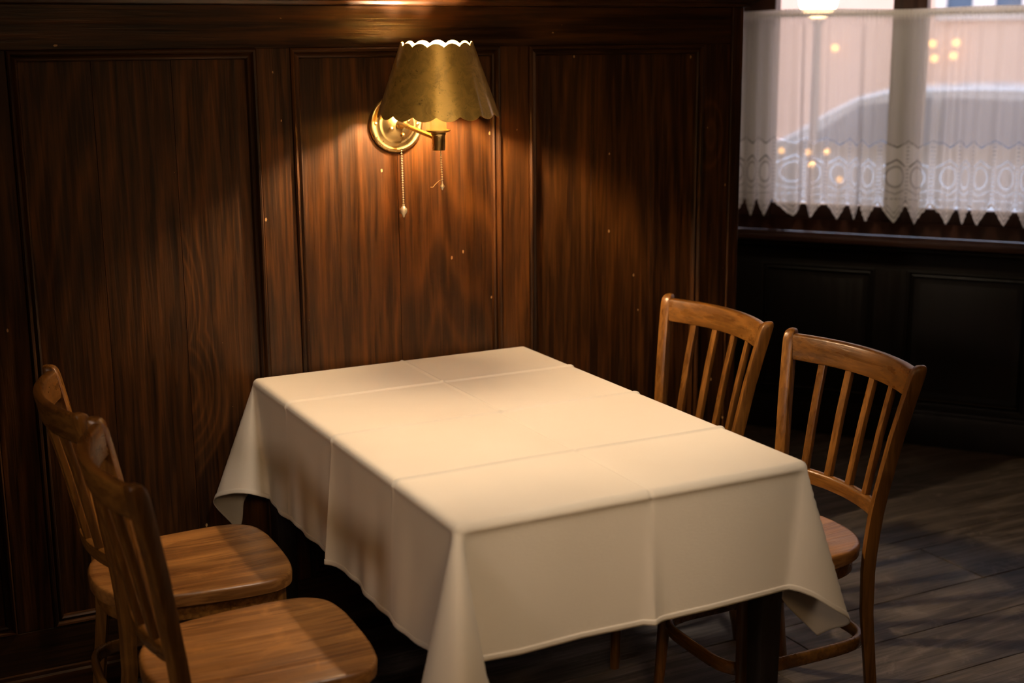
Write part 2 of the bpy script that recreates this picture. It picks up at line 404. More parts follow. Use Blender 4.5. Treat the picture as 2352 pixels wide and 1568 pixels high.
# window joinery
win = wb(-1.32, 1.75, -.12, -.05, SZ, SZ+.055, 'window_1', m_frame); tag(win, kind='structure')
wb(-1.32, 1.75, -.14, -.04, WT-.06, WT, 'head_frame', m_frame, win, .003)
glass = NT('window_glass'); glass.set(Base_Color=(1, 1, 1), Roughness=.0)
gt = glass.new('ShaderNodeBsdfTransparent'); gg = glass.new('ShaderNodeBsdfGlossy'); gg.inputs['Roughness'].default_value = .01
fr = glass.new('ShaderNodeFresnel'); fr.inputs[0].default_value = 1.45; gm = glass.new('ShaderNodeMixShader')
glass.l.new(fr.outputs[0], gm.inputs[0]); glass.l.new(gt.outputs[0], gm.inputs[1]); glass.l.new(gg.outputs[0], gm.inputs[2]); glass.l.new(gm.outputs[0], glass.out.inputs[0])
posts = [(-1.32, -1.19), (-.665, -.54), (-.13, .012), (.478, .606), (1.075, 1.20), (1.66, 1.75)]
for a, b in posts:
    wb(a, b, -.13, -.045, SZ+.055, WT-.06, 'mullion', m_frame, win, .004)
for (a, b), (c_, d_) in zip(posts[:-1], posts[1:]):
    f_ = wb(b, c_, -.11, -.065, SZ+.055, SZ+.112, 'sash_rail', m_frame, win, .003)
    wb(b, c_, -.11, -.065, WT-.12, WT-.06, 'sash_rail', m_frame, win, .003)
    wb(b, c_, -.105, -.07, 2.0, 2.035, 'glazing_bar', m_frame, win, .002)
    wb(b, c_, -.092, -.088, SZ+.10, 2.005, 'pane', glass.m, win)
    wb(b, c_, -.092, -.088, 2.03, WT-.11, 'pane', glass.m, win)
sl = wb(S0, S1, -.05, .085, SZ-.028, SZ, 'window_sill', m_sill, win, .006)
wb(S0, S1, .0, .06, SZ-.050, SZ-.028, 'sill_apron', m_dark, win, .006)

# other room surfaces, mostly outside the frame
def shell(name, a, b, mat): o = MB().box(a, b).build(name, mat, None, None); tag(o, kind='structure'); return o
shell('wall_left', (-3.3, -5.2, 0), (-3.2, 3.2, 3.0), m_plaster)
shell('wall_front', (-3.2, -5.3, 0), (4.4, -5.2, 3.0), m_plaster)
shell('wall_far', (-3.2, 3.1, 0), (1.06, 3.2, 3.0), m_plaster)
shell('wall_aisle', (4.1, -5.2, 0), (4.2, -1.02, 3.0), m_plaster)
shell('ceiling', (-3.3, -5.3, 3.0), (4.6, 3.3, 3.08), m_ceil)

# ------------------------------------------------------------------ table
TX0, TX1, TY0, TY1 = 0.0, .80, -1.262, -.012
tb = empty('dining_table', (.4, -.64, 0)); tag(tb, 'dark square-legged dining table under the white cloth, against the panelled partition', 'table')
def lc(v): return (v[0]-.4, v[1]+.64, v[2])
def tbox(a, b, name, mat, ch=.003): 
    m_ = MB().box(lc(a), lc(b), ch); return m_.build(name, mat, tb, 30)
tbox((TX0+.004, TY0+.004, Z0-.031), (TX1-.004, TY1-.004, Z0-.0065), 'tabletop', m_legdark, .006)
for a, b in (((.05, TY0+.05, Z0-.13), (.75, TY0+.075, Z0-.031)), ((.05, TY1-.06, Z0-.13), (.75, TY1-.04, Z0-.031)), ((.05, TY0+.075, Z0-.13), (.075, TY1-.06, Z0-.031)), ((.725, TY0+.075, Z0-.13), (.75, TY1-.06, Z0-.031))):
    tbox(a, b, 'apron', m_legdark, .002)
for lx, ly in ((.05, TY0+.065), (.75, TY0+.065), (.05, TY1-.055), (.75, TY1-.055)):
    rg = []
    for z, hw in ((0, .021), (.02, .0225), (.55, .0275), (Z0-.031, .0285)):
        rg.append([lc((lx+x, ly+y, z)) for x, y in rrect(hw*2, hw*2, .004)])
    MB().rings(rg).build('leg', m_legdark, tb, 30)

# ------------------------------------------------------------------ tablecloth
def build_cloth():
    X0, X1, Y0, Y1 = -.002, .802, -1.266, -.008
    OL, OR_, OF, OB = .288, .292, .264, .285
    r_ = .017
    rh = Vector((math.cos(yaw), -math.sin(yaw), 0)); dh = Vector((math.sin(yaw), math.cos(yaw), 0))
    FX = [.415]; FY = [-.290, -.615, -.968]
    def grid(a, b, dense, step=.012):
        s_ = set(np.round(np.arange(a, b + 1e-6, step), 5)) | {a, b}
        for c_, wdt, st in dense:
            s_ = {q for q in s_ if abs(q - c_) > wdt or q in (a, b)} | set(np.round(np.arange(c_-wdt, c_+wdt+1e-6, st), 5))
        s_ = sorted(q for q in s_ if a <= q <= b)
        out = [s_[0]]
        for q in s_[1:]:
            if q - out[-1] > .0015: out.append(q)
        return out
    arc = r_*math.pi/2
    us = grid(X0-OL, X1+OR_, [(c_, .012, .0025) for c_ in FX] + [(X0, .016, .004), (X1, .016, .004), (X0-OL+.012, .008, .004), (X1+OR_-.012, .008, .004)])
    vs_ = grid(Y0-OF, Y1+OB, [(c_, .012, .0025) for c_ in FY] + [(Y0, .016, .004), (Y1, .016, .004), (Y0-OF+.012, .008, .004)])
    def loop(pts):     # (phi, lateral to the right, depth away) in degrees
        ph = [p[0] for p in pts]; cr = crom([(p[0], p[1], p[2]) for p in pts], 12)
        P = np.array(cr)
        return P
    # phi 0 = hanging straight under the front/back edge side, 90 = under the left/right edge side
    FLp = loop([(0, 0, 0), (14, 7.5, -7), (30, 10.5, -20), (45, 2, -31), (58, -9, -24), (72, -12.5, -11), (84, -6, -3), (90, 0, 0)])
    FRp = loop([(-7, -6.2, -3.2), (8, 0, -7), (22, 9, -8), (34, 16.8, -3), (45, 10, 9), (60, -4, 13), (76, -5, 8), (90, 0, 0)])
    BLp = loop([(0, 0, 0), (12, -5, 1.5), (30, -9, 0.5), (45, -8.5, -2), (62, -19, -13), (80, -10, -22), (95, 0, -23), (108, 8.2, -16)])
    BRp = loop([(0, 0, 0), (20, 8, -10), (45, 14, -4), (70, 10, 6), (90, 0, 0)])
    cor = {(-1, -1): (FLp, 0, 0), (1, -1): (FRp, -7, 0), (-1, 1): (BLp, 0, 18), (1, 1): (BRp, 0, 0)}
    def D(P, phi):
        a = np.interp(phi, P[:, 0], P[:, 1]); b = np.interp(phi, P[:, 0], P[:, 2])
        h = rh*float(a) + dh*float(b); ang = h.length
        if ang < 1e-6: return Vector((0, 0, -1))
        return h.normalized()*math.sin(R(ang)) + Vector((0, 0, -1))*math.cos(R(ang))
    # outward swing of the hanging sides at the hem, creased where the cloth was folded
    LY = ([-1.266, -1.16, -.968, -.80, -.635, -.615, -.595, -.45, -.29, -.15, -.008], [0, .004, .016, .007, .006, .024, .004, .002, .010, .006, 0.])
    RY = ([-1.266, -.968, -.8, -.615, -.45, -.29, -.008], [0, .018, .004, .02, .004, .014, 0.])
    FXo = ([0, .12, .26, .395, .415, .435, .56, .70, .80], [0, .012, .004, .010, .026, .012, .012, .006, 0.])
    def arcpos(s_):
        if s_ <= 0: return 0, 0
        if s_ < arc: return r_*math.sin(s_/r_), -r_*(1-math.cos(s_/r_))
        return r_, -r_
    verts = []; nu, nv = len(us), len(vs_)
    for v in vs_:
        for u in us:
            ix = -1 if u < .4 else 1; iy = -1 if v < -.6 else 1
            cx = X0 + r_ if ix < 0 else X1 - r_; cy = Y0 + r_ if iy < 0 else Y1 - r_
            su = (u - cx)*ix; sv = (v - cy)*iy      # beyond the inset edges
            # note the material coordinate starts its arc at the inset line
            if su <= 0 and sv <= 0:
                p = Vector((u, v, 0))
            else:
                P, al, be = cor[ix, iy]
                phi = math.degrees(math.atan2(su, sv))      # 0 under the front or back edge, 90 under the sides
                cone = (su > 0 and sv > 0) or (sv > 0 and phi >= al) or (su > 0 and sv <= 0 and phi <= 90 + be)
                if cone:
                    rho = math.hypot(su, sv); ao, az = arcpos(rho)
                    t = min(max(phi, 0), 90)
                    h = Vector((ix*math.sin(R(t)), iy*math.cos(R(t)), 0))
                    L = max(0, rho - arc)
                    if ix > 0 and iy < 0: L *= 1 + .10*math.exp(-((phi-37)/15)**2)
                    p = Vector((cx, cy, 0)) + h*ao + Vector((0, 0, az)) + D(P, phi)*L
                elif sv > 0:
                    ao, az = arcpos(sv); L = max(0, sv - arc)
                    sw = 0
                    if iy < 0: sw = interp(u, *FXo)*(L/.27)**1.1
                    sw -= (.0035 if iy < 0 else 0)*(1-math.exp(-L/.004))*min(1, max(0, (u-X0)/.03), 1)*min(1, max(0, (X1-u)/.03))
                    p = Vector((u, cy + iy*(ao + sw), az - L))
                else:
                    ao, az = arcpos(su); L = max(0, su - arc)
                    sw = interp(v, *(LY if ix < 0 else RY))
                    sw = sw*(L/.27)**.8 + (.0035*math.sin(v*31 + L*9) + .0022*math.sin(v*67 + 1.3 - L*6))*(L/.27)*math.sin(min(1, max(0, (v-Y0)/.2))*math.pi/2)*math.sin(min(1, max(0, (Y1-v)/.25))*math.pi/2)
                    sw -= .003*(1-math.exp(-L/.004))*min(1, max(0, (v-Y0)/.03))*min(1, max(0, (Y1-v)/.03))
                    p = Vector((cx + ix*(ao + sw), v, az - L))
            # creases from folding: ridges along x, a valley along y
            cz = 0
            topw = 1.0 if (su <= 0.004 and sv <= 0.004) else .0
            for k, f_ in enumerate(FY): cz += (.0034 if k != 1 else .0038)*math.exp(-((v-f_)/.0048)**2) - (.0009*math.exp(-((v-f_+.012)/.007)**2))
            for f_ in FX: cz += (-.0022 if v < -.62 else .0028)*math.exp(-((u-f_)/.0045)**2)
            bil = .0012*math.sin(u*11+1)*math.sin(v*7) + .0008*math.sin(u*5+v*13)
            pill = -.001*0
            if topw: p.z += cz + max(bil, -.0005)*1.0*min(1, -max(su, sv)/.05 if max(su, sv) < 0 else 0)
            elif (sv > 0) != (su > 0) or True:
                # kink where a crease goes over the edge
                kk = math.exp(-(max(0, max(su, sv)-.0)/.04)**2)
                if su > 0 and sv <= 0: p.x += ix*(cz*.15 + cz*.8*kk)
                elif sv > 0 and su <= 0: p.y += iy*(cz*.5 + cz*kk) if iy < 0 else 0
                if max(su, sv) < arc: p.z += cz*.8
            if p.y > -.0045: p.y = -.0045
            p.z += Z0 + .0005
            verts.append(p)
    faces = [(j*nu+i, j*nu+i+1, (j+1)*nu+i+1, (j+1)*nu+i) for j in range(nv-1) for i in range(nu-1)]
    o = mesh('tablecloth', verts, faces, m_cloth, None, 180)
    tag(o, 'white linen tablecloth with fold creases, draped over the table under the wall lamp', 'tablecloth')
    # hem: a narrow doubled strip all round, slightly proud
    me = o.data; nrm = [Vector(v_.normal) for v_ in me.vertices]
    hv = []; hf = []; hw_ = .014
    def inh(i, j): 
        u, v = us[i], vs_[j]
        return u < us[0]+hw_ or u > us[-1]-hw_ or v < vs_[0]+hw_ or v > vs_[-1]-hw_
    idm = {}
    def vid(i, j):
        k = (i, j)
        if k not in idm:
            q = j*nu+i; nn = nrm[q]; b = verts[q] + nn*.0016; 
            if b.y > -.0035: b.y = -.0035
            idm[k] = len(hv); hv.append(b)
        return idm[k]
    for j in range(nv-1):
        for i in range(nu-1):
            if all(inh(a, b) for a, b in ((i, j), (i+1, j), (i+1, j+1), (i, j+1))): hf.append((vid(i, j), vid(i+1, j), vid(i+1, j+1), vid(i, j+1)))
    h_ = mesh('hem', hv, hf, m_cloth, o, 180)
    so = o.modifiers.new('thickness', 'SOLIDIFY'); so.thickness = .0007; so.offset = -1
    so = h_.modifiers.new('thickness', 'SOLIDIFY'); so.thickness = .0011; so.offset = -1
    return o
build_cloth()

# ------------------------------------------------------------------ chairs
def make_chair():
    ch = empty('dining_chair')
    # seat
    half = [(-.215, 0), (-.211, .05), (-.197, .10), (-.165, .145), (-.115, .175), (-.04, .190), (.05, .199), (.125, .201), (.170, .190), (.200, .158), (.213, .10), (.216, .04), (.2165, 0)]
    c1 = crom(half, 5); out = [(p[0], p[1]) for p in c1] + [(p[0], -p[1]) for p in c1[-2:0:-1]]
    N = len(out)
    def ring(s_, z, k=0): return [(x*s_ - (k*math.copysign(min(1, abs(x)*12), x)), y*s_ - (k*math.copysign(min(1, abs(y)*12), y)), z) for x, y in out]
    ST = .460
    def dish(s_): return -.006*(1-s_*s_)**1.2
    m_ = MB()
    rg = [[(x*.02, y*.02, ST+dish(0)) for x, y in out]]
    for s_ in (.2, .4, .6, .75, .87, .94): rg.append(ring(s_, ST+dish(s_)))
    rg += [ring(1, ST-.0005, .006), ring(1, ST-.003, .002), ring(1, ST-.008), ring(1, ST-.030, .001), ring(1, ST-.034, .006), ring(.5, ST-.034), ring(.02, ST-.034)]
    m_.rings(rg).build('seat', m_seat, ch, 40)
    m_ = MB(); m_.rings([ring(.93, ST-.032), ring(.93, ST-.066), ring(.85, ST-.066), ring(.85, ST-.032)], True, False).build('seat_ring', m_chairy, ch, 35)
    # back posts run from floor to top
    px = ([0, .11, .30, .42, .52, .72, .84, .895], [-.208, -.190, -.168, -.166, -.174, -.203, -.225, -.237])
    py_ = ([0, .11, .42, .57, .72, .895], [.182, .176, .174, .181, .202, .231])
    for sd in (-1, 1):
        st = []
        for z in list(np.linspace(0, .40, 9)) + list(np.linspace(.45, .86, 10)):
            st.append((z, 1.0, 0))
        st += [(.872, .985, 0), (.882, .93, -.0005), (.889, .80, -.0015), (.893, .58, -.003), (.8945, .3, -.004)]
        rg = []
        ang = R(26)*sd
        for z, s_, dx in st:
            cxp, cyp = interp(z, *px), interp(z, *py_)*sd
            dd = interp(z, [0, .40, .46, .80, .9], [.026, .030, .031, .032, .033]); ww = interp(z, [0, .4, .5, .9], [.025, .029, .030, .031])
            rg.append([(cxp+dx + (a*s_)*math.cos(ang) + (b*s_)*math.sin(ang), cyp - (a*s_)*math.sin(ang) + (b*s_)*math.cos(ang), z) for a, b in rrect(dd, ww, .006)])
        MB().rings(rg).build('back_post', m_chair, ch, 40)
    # curved rails
    def rail(z0, z1, hw, sag, th, name, inset):
        rg = []
        zc = (z0+z1)/2
        for y in np.linspace(-hw, hw, 23):
            t = y/hw
            xb = -sag*(1-t*t); ta = math.atan2(2*sag*t/hw, 1)
            sec = []
            for a, b in rrect(th, z1-z0, .006):
                z = zc + b; xx = interp(z, *px) + inset + xb
                sec.append((xx + a*math.cos(ta), y - a*math.sin(ta), z))
            rg.append(sec)
        return MB().rings(rg).build(name, m_chairy, ch, 40)
    rail(.820, .884, .214, .050, .022, 'top_rail', -.002)
    rail(.531, .566, .172, .034, .020, 'lower_rail', -.002)
    for y in (-.112, -.038, .038, .112):
        rg = []
        for z in np.linspace(.56, .825, 8):
            t = (z-.56)/.265; yy = y*(1+.12*t)
            hw = .172+(.214-.172)*t; sag = .034+.016*t
            xx = interp(z, *px) - .002 - sag*(1-(yy/hw)**2); ta = math.atan2(2*sag*yy/hw/hw, 1)
            rg.append([(xx + a*math.cos(ta) + b*math.sin(ta), yy - a*math.sin(ta) + b*math.cos(ta), z) for a, b in rrect(.014, .0215, .003)])
        MB().rings(rg).build('slat', m_chair, ch, 40)
    # front legs
    for sd in (-1, 1):
        rg = []
        for z in np.linspace(0, .43, 8):
            t = z/.43; hw = .0125 + .0075*t**1.2
            cx_ = .165 + .018*(1-t)**1.5; cy_ = (.158 + .014*(1-t)**1.5)*sd
            rg.append([(cx_ + hw*math.cos(a), cy_ + hw*math.sin(a), z) for a in [2*math.pi*k/12 for k in range(12)]])
        MB().rings(rg).build('leg', m_chair, ch, 60)
    # bentwood hoop between the legs
    pts = []
    n_ = 40; rg = []
    for k in range(n_+1):
        a = 2*math.pi*k/n_; e = 4.5
        cx_ = .202*math.copysign(abs(math.cos(a))**(2/e), math.cos(a)) - .006; cy_ = .164*math.copysign(abs(math.sin(a))**(2/e), math.sin(a))
        tn = Vector((math.cos(a), math.sin(a), 0))
        rg.append([(cx_ + tn.x*p_, cy_ + tn.y*p_, .216 + q_) for p_, q_ in rrect(.017, .031, .006)])
    MB().rings(rg, True, False).build('hoop_stretcher', m_chairy, ch, 60)
    return ch
ch = make_chair()
L1 = 'honey-brown slatted wooden chair by the panelled wall, left of the table, seat half hidden'
ch.location = (-.290, -.940, 0); ch.rotation_euler = (0, 0, R(-2.8))
tag(ch, 'honey-brown slatted chair nearest the camera on the left of the table, whole seat in view', 'chair', 'wooden chairs at the table')
specs = [(-.293, -.430, R(-1.8), 'slatted chair left of the table, farther from the camera, cloth corner hanging over its seat'),
         (.958, -.925, math.pi+R(-1.2), 'slatted chair right of the table, nearer the camera, with its hoop stretcher showing'),
         (.962, -.375, math.pi, 'slatted chair right of the table, nearest the partition, lower half hidden by the tablecloth')]
for x, y, rz, lb in specs:
    c_ = copy_tree(ch); c_.location = (x, y, 0); c_.rotation_euler = (0, 0, rz); c_['label'] = lb

# ------------------------------------------------------------------ wall sconce
PX, PZ = .429, .637 + Z0          # plate centre
AX, AY = .469, -.176              # candle axis
sc_o = empty('wall_sconce', (PX, .0, PZ)); tag(sc_o, 'brass wall lamp with scalloped metal shade and two bead pull chains on the panelling', 'wall lamp')
def L3(p): return (p[0]-PX, p[1], p[2]-PZ)
YP = .0125
pl = MB().lathe([(.0751, 0), (.0760, .005), (.0745, .010), (.070, .013), (.066, .0125), (.0625, .011), (.056, .0125), (.0525, .0165), (.0500, .0175), (.047, .0165), (.043, .0185), (.038, .0235), (.030, .0290), (.020, .0330), (.010, .0350), (.0008, .0356)], (0, YP, 0), (0, -1, 0), 64)
pl = pl.build('backplate', m_brass, sc_o, 60)
for ang in (178, 358):
    x, z = .0600*math.cos(R(ang)), .0600*math.sin(R(ang))
    MB().lathe([(.0045, 0), (.0045, .0015), (.003, .0026), (.0003, .003)], (x, YP-.011, z), (0, -1, 0), 14).build('screw', m_brass, pl, 50)
for ang, rd in ((205, .026), (285, .030), (20, .026)):
    x, z = rd*math.cos(R(ang)), rd*math.sin(R(ang))
    MB().lathe([(.0065, 0), (.0065, .003), (.0045, .006), (.001, .007)], (x, YP-.029, z), (0, -1, 0), 16).build('cap_nut', m_brass, pl, 50)
arm_pts = [L3(p) for p in [(PX, -.018, PZ+.000), (PX+.004, -.04, PZ-.002), (AX-.004, AY+.016, .609+Z0), (AX, AY, .607+Z0)]]
MB().tube(arm_pts, .0062, 14).build('arm', m_brass, sc_o, 60)
MB().lathe([(.012, 0), (.012, .006), (.009, .009), (.0075, .014)], L3((PX, -.021, PZ)), (0, -1, 0), 20).build('arm_collar', m_brass, sc_o, 50)
zb = .577+Z0
MB().lathe([(.0005, 0), (.0155, 0), (.0166, .001), (.0168, .004), (.0168, .037), (.0178, .039), (.0190, .041), (.0190, .044), (.0170, .046), (.0005, .046)], L3((AX, AY, zb)), (0, 0, 1), 32).build('socket', m_brass, sc_o, 40)
MB().lathe([(.012, 0), (.0220, .0008), (.0290, .0028), (.0315, .0050), (.0318, .0066), (.0308, .0070), (.0280, .0052), (.0200, .0030), (.0120, .0026)], L3((AX, AY, zb+.045)), (0, 0, 1), 40, False).build('drip_cup', m_brass, sc_o, 60)
m_candle = NT('ivory_candle_sleeve'); m_candle.set(Base_Color=(.85, .74, .52), Roughness=.5); m_candle.b.inputs['Subsurface Weight'].default_value = .3; m_candle.b.inputs['Subsurface Radius'].default_value = (.02, .012, .006)
MB().lathe([(.0205, 0), (.0208, .002), (.0208, .098), (.0190, .101), (.011, .1015), (.0005, .1015)], L3((AX, AY, zb+.048)), (0, 0, 1), 32).build('candle_sleeve', m_candle.m, sc_o, 40)
bulb = NT('lit_bulb'); em = bulb.new('ShaderNodeEmission'); em.inputs[0].default_value = (1.0, .69, .40, 1); em.inputs[1].default_value = SCONCE; bulb.l.new(em.outputs[0], bulb.out.inputs[0])
MB().lathe([(.0085, 0), (.0100, .004), (.0150, .014), (.0172, .024), (.0165, .034), (.0130, .046), (.0080, .057), (.0035, .064), (.0005, .067)], L3((AX, AY, zb+.1495)), (0, 0, 1), 24).build('bulb', bulb.m, sc_o, 60)
# shade
def shade():
    zt, zbm, rt, rb = .838+Z0, .676+Z0, .094, .151
    n_ = 240; m2 = 28; NB = 16; NTp = 14
    tilt = Matrix.Rotation(R(3.0), 3, Vector((math.cos(yaw), -math.sin(yaw), 0)))
    cen = Vector((AX, AY, (zt+zbm)/2))
    rg = []; inner = []
    for i in range(m2+1):
        t = i/m2; row = []; rin = []
        for j in range(n_):
            a = 2*math.pi*j/n_
            lobT = abs(math.sin(NTp/2*a)); lobB = abs(math.sin(NB/2*a+.5))
            top = zt + .0095*(lobT**.8); bot = zbm - .0125*(lobB**.75)
            z = bot + (top-bot)*t
            f = (z - zbm)/(zt - zbm); rad = rb + (rt-rb)*f
            rad += .0007*math.cos(NB*a+1.0)*(1-t)**2.0       # faint flutes from the scallops
            for lst, dr in ((row, 0), (rin, -.0014)):
                p = Vector((AX + (rad+dr)*math.cos(a), AY + (rad+dr)*math.sin(a), z))
                lst.append(Vector(L3(cen + tilt @ (p-cen))))
        rg.append(row); inner.append(rin)
    mm = MB(); mm.rings(rg + inner[::-1] + [rg[0]], True, False)
    sh = mm.build('lamp_shade', m_shade, sc_o, 50)
    tag(sh, 'patinated brass sheet shade with scalloped rims')
    # shade carrier: ring and wires
    mc = MB(); rr_ = .0212
    for a in (30, 150, 270):
        p0 = Vector(L3((AX + rr_*math.cos(R(a)), AY + rr_*math.sin(R(a)), zb+.138))); p1 = Vector(L3((AX + .121*math.cos(R(a)), AY + .121*math.sin(R(a)), .752+Z0)))
        mc.tube([p0, (p0+p1)/2 + Vector((0, 0, -.01)), p1], .0011, 6)
    mc.lathe([(.0208, 0), (.0222, 0), (.0222, .005), (.0208, .005), (.0208, 0)], L3((AX, AY, zb+.135)), (0, 0, 1), 24)
    mc.build('shade_carrier', m_brass, sc_o, 50)
shade()
def chain(p0, p1, name, step=.0046, rb_=.00185):
    p0, p1 = Vector(p0), Vector(p1); n_ = int((p1-p0).length/step); mb_ = MB()
    mb_.tube([p0, p1], .0005, 5)
    for i in range(n_): mb_.sphere(p0.lerp(p1, i/n_), rb_, 8, 5)
    return mb_.build(name, m_bead, sc_o, 60)
y1 = -.012
c1 = chain(L3((.4345, y1, .566+Z0)), L3((.4365, y1, .424+Z0)), 'pull_chain', .0062, .0026)
e = L3((.4365, y1, .424+Z0))
MB().lathe([(.0004, .003), (.003, .002), (.0035, 0), (.0028, -.003), (.0055, -.006), (.0092, -.011), (.0098, -.016), (.0080, -.022), (.004, -.027), (.0036, -.029), (.0022, -.033), (.0004, -.034)], e, (0, 0, 1), 24).build('ball_finial', m_bead, c1, 50)
c2 = chain(L3((AX+.005, AY, zb)), L3((AX+.008, AY, .497+Z0)), 'pull_chain', .0060, .0025)
e = L3((AX+.008, AY, .497+Z0))
MB().lathe([(.0004, .003), (.0016, .001), (.0020, -.004), (.0062, -.0115), (.0058, -.0135), (.0025, -.018), (.0022, -.020), (.0004, -.022)], e, (0, 0, 1), 20).build('cone_finial', m_bead, c2, 40)
MB().tube(crom([(e[0], e[1], e[2]+.004), (e[0]-.008, e[1], e[2]+.003), (e[0]-.020, e[1], e[2]-.006), (e[0]-.026, e[1], e[2]-.012), (e[0]-.033, e[1], e[2]-.012)], 5), .0007, 6).build('wire_tail', m_bead, c2, 60)

# ------------------------------------------------------------------ lace curtain
def curtain():
    n = NT('sheer_lace')
    at = n.new('ShaderNodeAttribute', attribute_name='holes'); hole = at.outputs['Fac']
    n.set(Base_Color=(.86, .83, .80), Roughness=.9)
    tr = n.new('ShaderNodeBsdfTranslucent'); tr.inputs[0].default_value = (.90, .87, .85, 1)
    m1 = n.new('ShaderNodeMixShader'); m1.inputs[0].default_value = .60; n.l.new(n.b.outputs[0], m1.inputs[1]); n.l.new(tr.outputs[0], m1.inputs[2])
    tp = n.new('ShaderNodeBsdfTransparent'); m2 = n.new('ShaderNodeMixShader')
    lw = n.new('ShaderNodeLayerWeight'); lw.inputs[0].default_value = .5
    n.l.new(n.math('MULTIPLY', hole, n.math('SUBTRACT', 1.15, lw.outputs['Facing'], None, True)), m2.inputs[0]); n.l.new(m1.outputs[0], m2.inputs[1]); n.l.new(tp.outputs[0], m2.inputs[2]); n.l.new(m2.outputs[0], n.out.inputs[0])
    s_a, s_b = -.75, 1.62; zt, zlow = .958+Z0, .138+Z0
    cell = .083
    dx = .0032; cols = int((s_b-s_a)/dx)
    lace_h = .335
    zs = list(np.arange(0, lace_h, .0038)) + list(np.linspace(lace_h, .80, 26)) + [.803, .808, .813, .818, .823]
    rng = np.random.RandomState(5)
    ks = [(rng.uniform(25, 60), rng.uniform(0, 6.28), rng.uniform(.005, .010)) for _ in range(4)] + [(rng.uniform(90, 160), rng.uniform(0, 6.28), rng.uniform(.0025, .0045)) for _ in range(4)]
    V = []; Hh = []; keep = []
    squeeze = lambda s_: .020*math.sin(s_*14+1) + .012*math.sin(s_*31+.5)
    for zi, hz_ in enumerate(zs):
        t = hz_/.823
        for i in range(cols+1):
            s_ = s_a + i*dx
            u = s_ + squeeze(s_)                      # material coordinate: pleats bunch it
            off = .045 + sum(a*math.sin(k*s_ + p + .8*t*math.sin(s_*5)) for k, p, a in ks)*(1.05-.55*t)
            top = max(0, (t-.955)/.045)
            if t > .94:
                off = .054 + (off-.045)*.2 + .003*math.sin(s_*420 + 2*math.sin(s_*37)) + (.004 if .966 < t < .985 else 0)
            c_ = (u/cell) % 1.0; xx = (c_-.5)*2       # -1..1 in a cell, 0 at the point
            low = .078*abs(xx)**1.1*(1+.05*math.sin(abs(xx)*25))
            z = zlow + hz_ + .004*math.sin(s_*9)
            V.append((s_, off, z)); keep.append(hz_ >= low)
            h = .33
            if t > .96: h = .06
            # lace field
            if hz_ < lace_h:
                band = 0.
                m = hz_ - low
                if m < .013: h = .04                                  # dense edge
                else: h = .16
                y = hz_
                def line(dist, wd): return max(0, 1-abs(dist)/wd)
                dots = .45+.55*(math.sin(y*900) * math.sin(u*700) > -.3)
                if hz_ < .13: band = max(band, line(m-.021, .0062)*dots)       # chevron of holes parallel to the point
                band = max(band, line(m-.042, .0048)*dots*(hz_ < .075))
                band = max(band, line(y-.098, .0035)*(.3+.7*(math.sin(u*500) > -.2)))
                # narrow cell of the upper motifs: every second point
                c2 = (u/(cell)) % 1.0; x2 = (c2-.5)*2
                # oval
                rr2 = math.hypot(x2/.62, (y-.185)/.040); band = max(band, line(rr2-1, .18)*.8)
                if rr2 < .85: h = .12
                # chevrons over the oval and upper edge
                band = max(band, line((y-.252) + abs(x2)*.034, .0075)*(abs(x2) < .8)*1.)
                band = max(band, line((y-.300) - abs(x2)*.026, .0075)*dots)
                band = max(band, line((y-.118) - abs(x2)*.022, .0045)*(abs(x2) < .8)*.8)
                band = max(band, (.5 if (abs(x2) > .86 and .10 < y < .31 and math.sin(y*420) > .1) else 0))
                if y > .31: h = .33
                h = max(h, band*.95)
            Hh.append(h)
    F = []
    n1 = cols+1
    for zi in range(len(zs)-1):
        for i in range(cols):
            a = zi*n1+i
            if keep[a] and keep[a+1] and keep[a+n1] and keep[a+n1+1]: F.append((a, a+1, a+n1+1, a+n1))
    used = sorted({i for f in F for i in f}); mp = {q: k for k, q in enumerate(used)}
    me = bpy.data.meshes.new('lace_curtain'); me.from_pydata([V[q] for q in used], [], [tuple(mp[i] for i in f) for f in F]); me.update()
    for p in me.polygons: p.use_smooth = True
    at_ = me.attributes.new('holes', 'FLOAT', 'POINT'); at_.data.foreach_set('value', [float(Hh[q]) for q in used])
    me.materials.append(n.m)
    o = bpy.data.objects.new('lace_curtain', me); C.objects.link(o)
    o.matrix_world = Matrix(((DW.x, NW.x, 0, A0.x), (DW.y, NW.y, 0, A0.y), (0, 0, 1, 0), (0, 0, 0, 1)))
    tag(o, 'sheer white half curtain with a lace border ending in points, across the window', 'curtain')
    ro = MB(); ro.tube([W(-1.25, .040, .942+Z0), W(0, .040, .942+Z0), W(1.70, .040, .942+Z0)], .0055, 12)
    r2 = ro.build('curtain_rod', plain('dull_brass_rod', (.45, .33, .16), .35, Metallic=1.), None, 60)
    tag(r2, 'thin brass rod carrying the lace half curtain across the window', 'curtain rod')
    for s_ in (-1.25, 1.70):
        bk = MB(); bk.tube([W(s_, -.045, .942+Z0), W(s_, .045, .942+Z0)], .004, 8); bk.sphere(W(s_, .045, .942+Z0), .012); bk.build('bracket', m_brass, r2, 50)
curtain()

